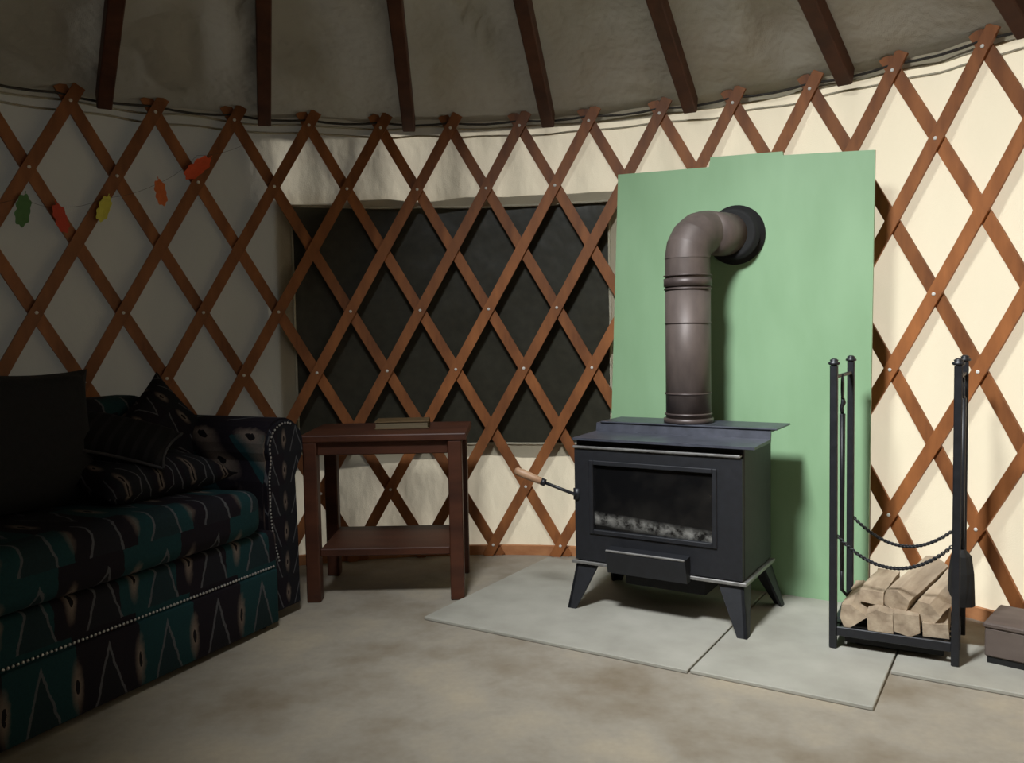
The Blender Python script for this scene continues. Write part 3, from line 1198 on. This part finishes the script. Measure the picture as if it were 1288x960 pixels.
tube(bm, [(0, 0.004, 0.004), (0, 0.004, -0.012)], 0.003, 6)
obj('hanger', bm, 'black', sh)

# split logs
def log(label, prof, length, loc, rot, seed):
    """split log: rough polygon section along local x, slightly bent, ends chopped"""
    bm_ = B()
    n_ = 8
    rows_ = []
    for i_ in range(n_ + 1):
        f_ = i_ / n_
        sc = 1 + 0.06 * noise.noise(Vector((seed, f_ * 2, 0)))
        row_ = []
        for q_, (py, pz) in enumerate(prof):
            jit = Vector((0, noise.noise(Vector((seed + q_ * 3, f_ * 4, 1))), noise.noise(Vector((seed + q_ * 3, f_ * 4, 8))))) * 0.0045
            ex = 0.006 * noise.noise(Vector((seed, q_ * 2.1, f_ * 9))) if i_ in (0, n_) else 0
            row_.append(bm_.verts.new(Vector((length * (f_ - 0.5) + ex, py * sc, pz * sc)) + jit))
        rows_.append(row_)
    m_ = len(prof)
    for i_ in range(n_):
        for q_ in range(m_):
            bm_.faces.new((rows_[i_][q_], rows_[i_ + 1][q_], rows_[i_ + 1][(q_ + 1) % m_], rows_[i_][(q_ + 1) % m_]))
    bm_.faces.new(rows_[0])
    bm_.faces.new(rows_[-1][::-1])
    o_ = obj('split_log', bm_, 'log', None)
    o_.location = in_rack(*loc)
    o_.rotation_euler = (Matrix.Rotation(RA, 3, 'Z') @ rot).to_euler()
    return tag(o_, label, 'log', 'split logs in the rack')


quad = [(-0.036, -0.030), (0.034, -0.030), (0.038, 0.020), (0.010, 0.036), (-0.034, 0.026)]
tri_ = [(-0.040, -0.028), (0.040, -0.030), (0.030, 0.010), (0.0, 0.040), (-0.022, 0.026)]
flat = [(-0.034, -0.020), (0.036, -0.022), (0.038, 0.016), (-0.030, 0.022)]
log('pale split log with slanted side leaning by the rack post next to green board', tri_, 0.28, (0.054, 0.142, 0.106), RZ(88) @ RX(-38), 1.0)
log('pale split log lying flat with dark knots in the left pile', quad, 0.29, (0.131, 0.140, 0.100), RZ(91), 2.0)
log('squarish pale split log with reddish end grain beside the knotted log', quad, 0.28, (0.206, 0.140, 0.102), RZ(89) @ RX(180), 3.0)
log('dark split log at the bottom beneath the tilted logs', flat, 0.27, (0.284, 0.150, 0.091), RZ(90), 4.0)
log('flat split log resting on top of the left pile', flat, 0.27, (0.120, 0.190, 0.155), RZ(84) @ RX(6), 5.0)
log('tilted split log propped across the pile with cracked end', quad, 0.29, (0.222, 0.180, 0.178), RZ(70) @ RY(-10) @ RX(22), 6.0)
log('pinkish split log leaning against the right rack posts', quad, 0.29, (0.292, 0.165, 0.152), RZ(74) @ RY(-8) @ RX(38), 7.0)

# low wooden box beside the rack
bx = thing('wooden_box', 'low brown wooden box on the floor between log rack and canvas wall', 'box', (1.592, 0.80, HZ), rad(-42))
bm = B()
box(bm, 0, 0.30, 0.0, 0.20, 0.02, 0.105, 0.004, 1)
obj('body', bm, 'boxwood', bx)
bm = B()
box(bm, -0.004, 0.304, -0.004, 0.204, 0.105, 0.120, 0.004, 1)
obj('lid', bm, 'boxwood', bx)
bm = B()
box(bm, 0.006, 0.294, 0.006, 0.194, 0.0, 0.02)
obj('plinth', bm, 'blackmatte', bx)

# ------------------------------------------------------------------ garland of paper leaves
gl = thing('leaf_garland', 'string of five coloured paper leaves hung across the lattice above sofa', 'garland')
spots = [(-46.3, 1.473, 'leaf_green', 'green paper leaf', 0.115, 10), (-42.9, 1.455, 'leaf_red', 'red paper leaf', 0.105, -15), (-38.8, 1.502, 'leaf_yellow', 'yellow paper leaf', 0.10, 20), (-33.1, 1.580, 'leaf_orange', 'orange paper leaf', 0.10, -8), (-29.2, 1.689, 'leaf_vermilion', 'bright orange red paper leaf', 0.125, 48)]
pts = [pol(rad(-52), 2.112, 1.47)] + [pol(rad(a), 2.112, z + s / 2 * 0.8) for a, z, m_, l_, s, r_ in spots] + [pol(rad(-24), 2.116, 1.80)]
fine = []
for a, b in zip(pts, pts[1:]):
    for i in range(8):
        fine.append(a.lerp(b, i / 8) - Vector((0, 0, 0.012 * math.sin(PI * i / 8))))
fine.append(pts[-1])
fine = [Vector((p.x, p.y, 0)).normalized() * 2.112 + Vector((0, 0, p.z)) for p in fine]
bm = B()
tube(bm, fine, 0.0006, 5)
obj('thread', bm, 'thread', gl)
for a, z, m_, l_, s, rdeg in spots:
    bm = B()
    # lobed leaf outline
    out = []
    nl = 40
    for k in range(nl):
        t_ = 2 * PI * k / nl
        rr_ = 0.5 * (0.62 + 0.30 * abs(math.sin(t_)) + 0.07 * math.cos(9 * t_))
        out.append((rr_ * math.cos(t_) * 0.62 * s, rr_ * math.sin(t_) * 1.12 * s))
    vtop = [bm.verts.new((x, -0.0006 - 2.2 * x * x, z_)) for x, z_ in out]
    vbot = [bm.verts.new((x, 0.0006 - 2.2 * x * x, z_)) for x, z_ in out]
    bm.faces.new(vtop)
    bm.faces.new(vbot[::-1])
    for k in range(nl):
        bm.faces.new((vtop[k], vbot[k], vbot[(k + 1) % nl], vtop[(k + 1) % nl]))
    box(bm, -0.0012 * 1.2, 0.0012 * 1.2, -0.001, 0.001, s * 0.48, s * 0.62)
    o = obj('leaf', bm, m_, gl)
    o.location = pol(rad(a), 2.108, z)
    o.rotation_euler = (Matrix.Rotation(-rad(a), 3, 'Z') @ RY(rdeg)).to_euler()
    o['label'] = l_
